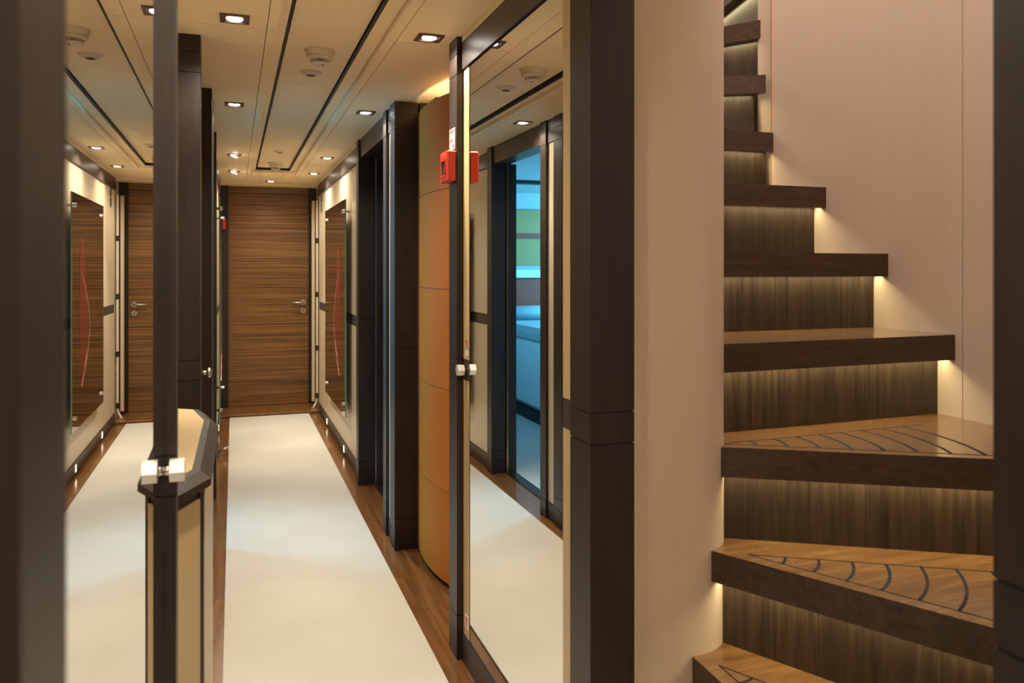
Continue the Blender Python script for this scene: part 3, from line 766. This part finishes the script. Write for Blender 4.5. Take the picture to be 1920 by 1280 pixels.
# newel wall with rounded corner
pts = [(0.803, 1.60), (0.803, 1.53), (0.969, 1.53)]
for k in range(1, 13):
    a = R(-90 + 90 * k / 12); pts.append((0.969 + .12 * math.cos(a), 1.65 + .12 * math.sin(a)))
pts += [(1.089, 3.44), (1.003, 3.44), (1.003, 1.60)]
nw = struct(obj('wall_newel', add_prism(B(), pts, 0, 4.4), 'cream_fine', None), 'cream wall with rounded corner on the inner side of the stairs', 'wall')
smooth_by_angle(nw, 30)
# outer stair wall: two panels with a joint, then a stepped back piece round the corner
sw_ = struct(box('wall_stair', 'cream_fine', None, 1.866, 1.91, 0.20, 2.445, 0, 4.4), 'tall cream wall on the outer side of the stairs', 'wall')
box('wall_panel', 'cream_fine', sw_, 1.85, 1.866, 0.24, 1.631, 0, 4.4)
box('wall_panel', 'cream_fine', sw_, 1.85, 1.866, 1.633, 2.440, 0, 4.4)
box('edge_trim_or_glint', 'leather', sw_, 1.8505, 1.866, 2.440, 2.4455, 0, 4.4)
box('corner_panel', 'cream_fine', sw_, 1.882, 1.91, 2.4455, 2.565, 0, 4.4)
box('return_wall', 'cream_fine', sw_, 1.91, 2.66, 2.50, 2.565, 0, 4.4)
sb = struct(box('wall_stair_back', 'cream_fine', None, 1.003, 2.70, 3.44, 3.50, 0, 4.4), 'cream wall closing the stairwell behind', 'wall')
box('side_wall', 'cream_fine', sb, 2.62, 2.70, 2.565, 3.44, 0, 4.4)
sf = struct(box('wall_stair_front', 'cream_fine', None, 0.803, 1.91, 0.20, 0.24, 0, 4.4), 'cream wall before the lowest stair', 'wall')
box('upper_wall', 'cream_fine', sf, 0.76, 0.803, 0.20, 1.60, 2.0, 4.4)
hd = struct(box('trim_40', 'wenge_beam', None, PR, 0.802, 0.584, 1.515, 1.95, H + .03), 'dark wood header over the staircase opening', 'trim')
up = struct(box('ceiling_upper_deck', 'ceiling', None, 0.74, 2.72, 0.18, 3.52, 4.42, 4.46), 'pale ceiling of the upper deck over the stairwell', 'ceiling')

# near part of the corridor behind the camera
wn = struct(box('wall_near_right', 'cream', None, 0.72, 0.80, YB, 0.36, 0, H + .04), 'cream corridor wall before the staircase opening', 'wall')
wn2 = struct(box('wall_near_left', 'cream', None, -0.40, -0.116, YB, 0.30, 0, H + .04), 'cream corridor wall before the console side mirror', 'wall')
we = struct(box('wall_front', 'zebrano', None, -0.40, 0.80, YB - .08, YB, 0, H + .04), 'zebrawood end wall of the corridor opposite the door', 'wall')

# ------------------------------------------------------------------ cabins
def cabin(mir):
    nm = 'left' if mir else 'right'
    def cb(name, mat, parent, *a): return sbox(name, mat, parent, mir, *a)
    w1 = struct(cb('wall_cabin_%s_outer' % nm, 'pale_wall', None, 2.95 if not mir else 3.75, 3.02 if not mir else 3.82, 3.55, YE, 0, H + .04), 'outer wall of the ' + ('bed cabin with window' if mir else 'dark cabin'), 'wall')
    w2 = struct(cb('wall_cabin_%s_near' % nm, 'pale_wall', None, 0.95, 3.8 if mir else 3.0, 3.51, 3.56, 0, H + .04), 'near wall of the ' + ('bed cabin' if mir else 'dark cabin'), 'wall')
    w3 = struct(cb('wall_cabin_%s_far' % nm, 'pale_wall', None, 0.85, 3.8 if mir else 3.0, 7.70, 7.78, 0, H + .04), 'far wall of the ' + ('bed cabin behind the headboard' if mir else 'dark cabin'), 'wall')
    w4 = struct(cb('wall_cabin_%s_inner' % nm, 'pale_wall', None, 0.851, 0.87, 4.905, 7.70, 0, H + .04), 'inner wall face of the ' + ('bed cabin' if mir else 'dark cabin'), 'wall')
    c1 = struct(cb('ceiling_cabin_%s' % nm, 'pale_wall', None, 0.86, 3.8 if mir else 3.0, 3.51, 7.78, H + .0, H + .04), 'pale ceiling of the ' + ('bed cabin' if mir else 'dark cabin'), 'ceiling')
    xo = 3.72 if mir else 2.92
    wy = 6.35 if mir else 4.9
    wd = struct(empty('window_%d' % (1 + mir), ((MX - xo) if mir else xo, wy, 1.05)), 'window of the ' + ('bed cabin' if mir else 'dark cabin'), 'window')
    cb('window_pane', 'window_glass', wd, xo + .020, xo + .028, wy - .54, wy + .54, 1.12, 1.78)
    for a in ((wy - .58, wy - .54, 1.08, 1.82), (wy + .54, wy + .58, 1.08, 1.82), (wy - .54, wy + .54, 1.08, 1.12), (wy - .54, wy + .54, 1.78, 1.82)):
        cb('window_frame', 'wenge', wd, xo - .0, xo + .029, a[0], a[1], a[2], a[3])
    return c1
cabin(False)
cL = cabin(True)
box('ceiling_trim', 'black', cL, -3.1, -0.26, 6.55, 6.66, H - .028, H)
bed = thing('bed', 'double bed with white mattress and blue duvet in the blue lit cabin', 'bed', (-1.75, 6.5, 0))
box('base', 'black', bed, -2.56, -0.94, 5.30, 7.60, 0.006, 0.10)
box('mattress', 'white_linen', bed, -2.60, -0.93, 5.26, 7.60, 0.10, 0.72, .05)
bm = add_box(B(), -2.62, -0.915, 5.9, 7.45, 0.66, 0.80, .045)
obj('duvet', bm, 'duvet', bed)
hbd = thing('headboard', 'wide red brown headboard with pale shelf on the wall behind the bed', 'headboard', (-1.6, 7.65, 0.30))
box('board', 'headboard', hbd, -2.9, -0.30, 7.61, 7.68, 0.30, 1.20, .01)
box('shelf', 'white_linen', hbd, -2.9, -0.30, 7.58, 7.695, 1.205, 1.285, .004)
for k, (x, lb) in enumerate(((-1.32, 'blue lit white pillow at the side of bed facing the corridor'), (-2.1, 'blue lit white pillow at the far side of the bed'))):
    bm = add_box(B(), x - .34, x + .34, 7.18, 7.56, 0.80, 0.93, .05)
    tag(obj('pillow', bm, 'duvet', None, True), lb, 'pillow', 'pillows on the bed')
pic = thing('wall_picture', 'wide yellow green picture on the wall above the bed shelf', 'picture', (-1.3, 7.69, 1.33))
box('canvas', 'picture', pic, -2.3, -0.45, 7.675, 7.698, 1.33, 1.90, .004)
box('painted_band', 'headboard', pic, -2.3, -0.45, 7.672, 7.676, 1.60, 1.66)
rl = thing('reading_lamp', 'small white reading lamp on the wall above the bed shelf', 'lamp', (-0.92, 7.65, 1.50))
bm = add_box(B(), -0.955, -0.895, 7.58, 7.64, 1.52, 1.70, .006)
obj('lamp_shade', bm, 'white_linen', rl)
box('bracket', 'satin', rl, -0.935, -0.915, 7.63, 7.672, 1.58, 1.62)
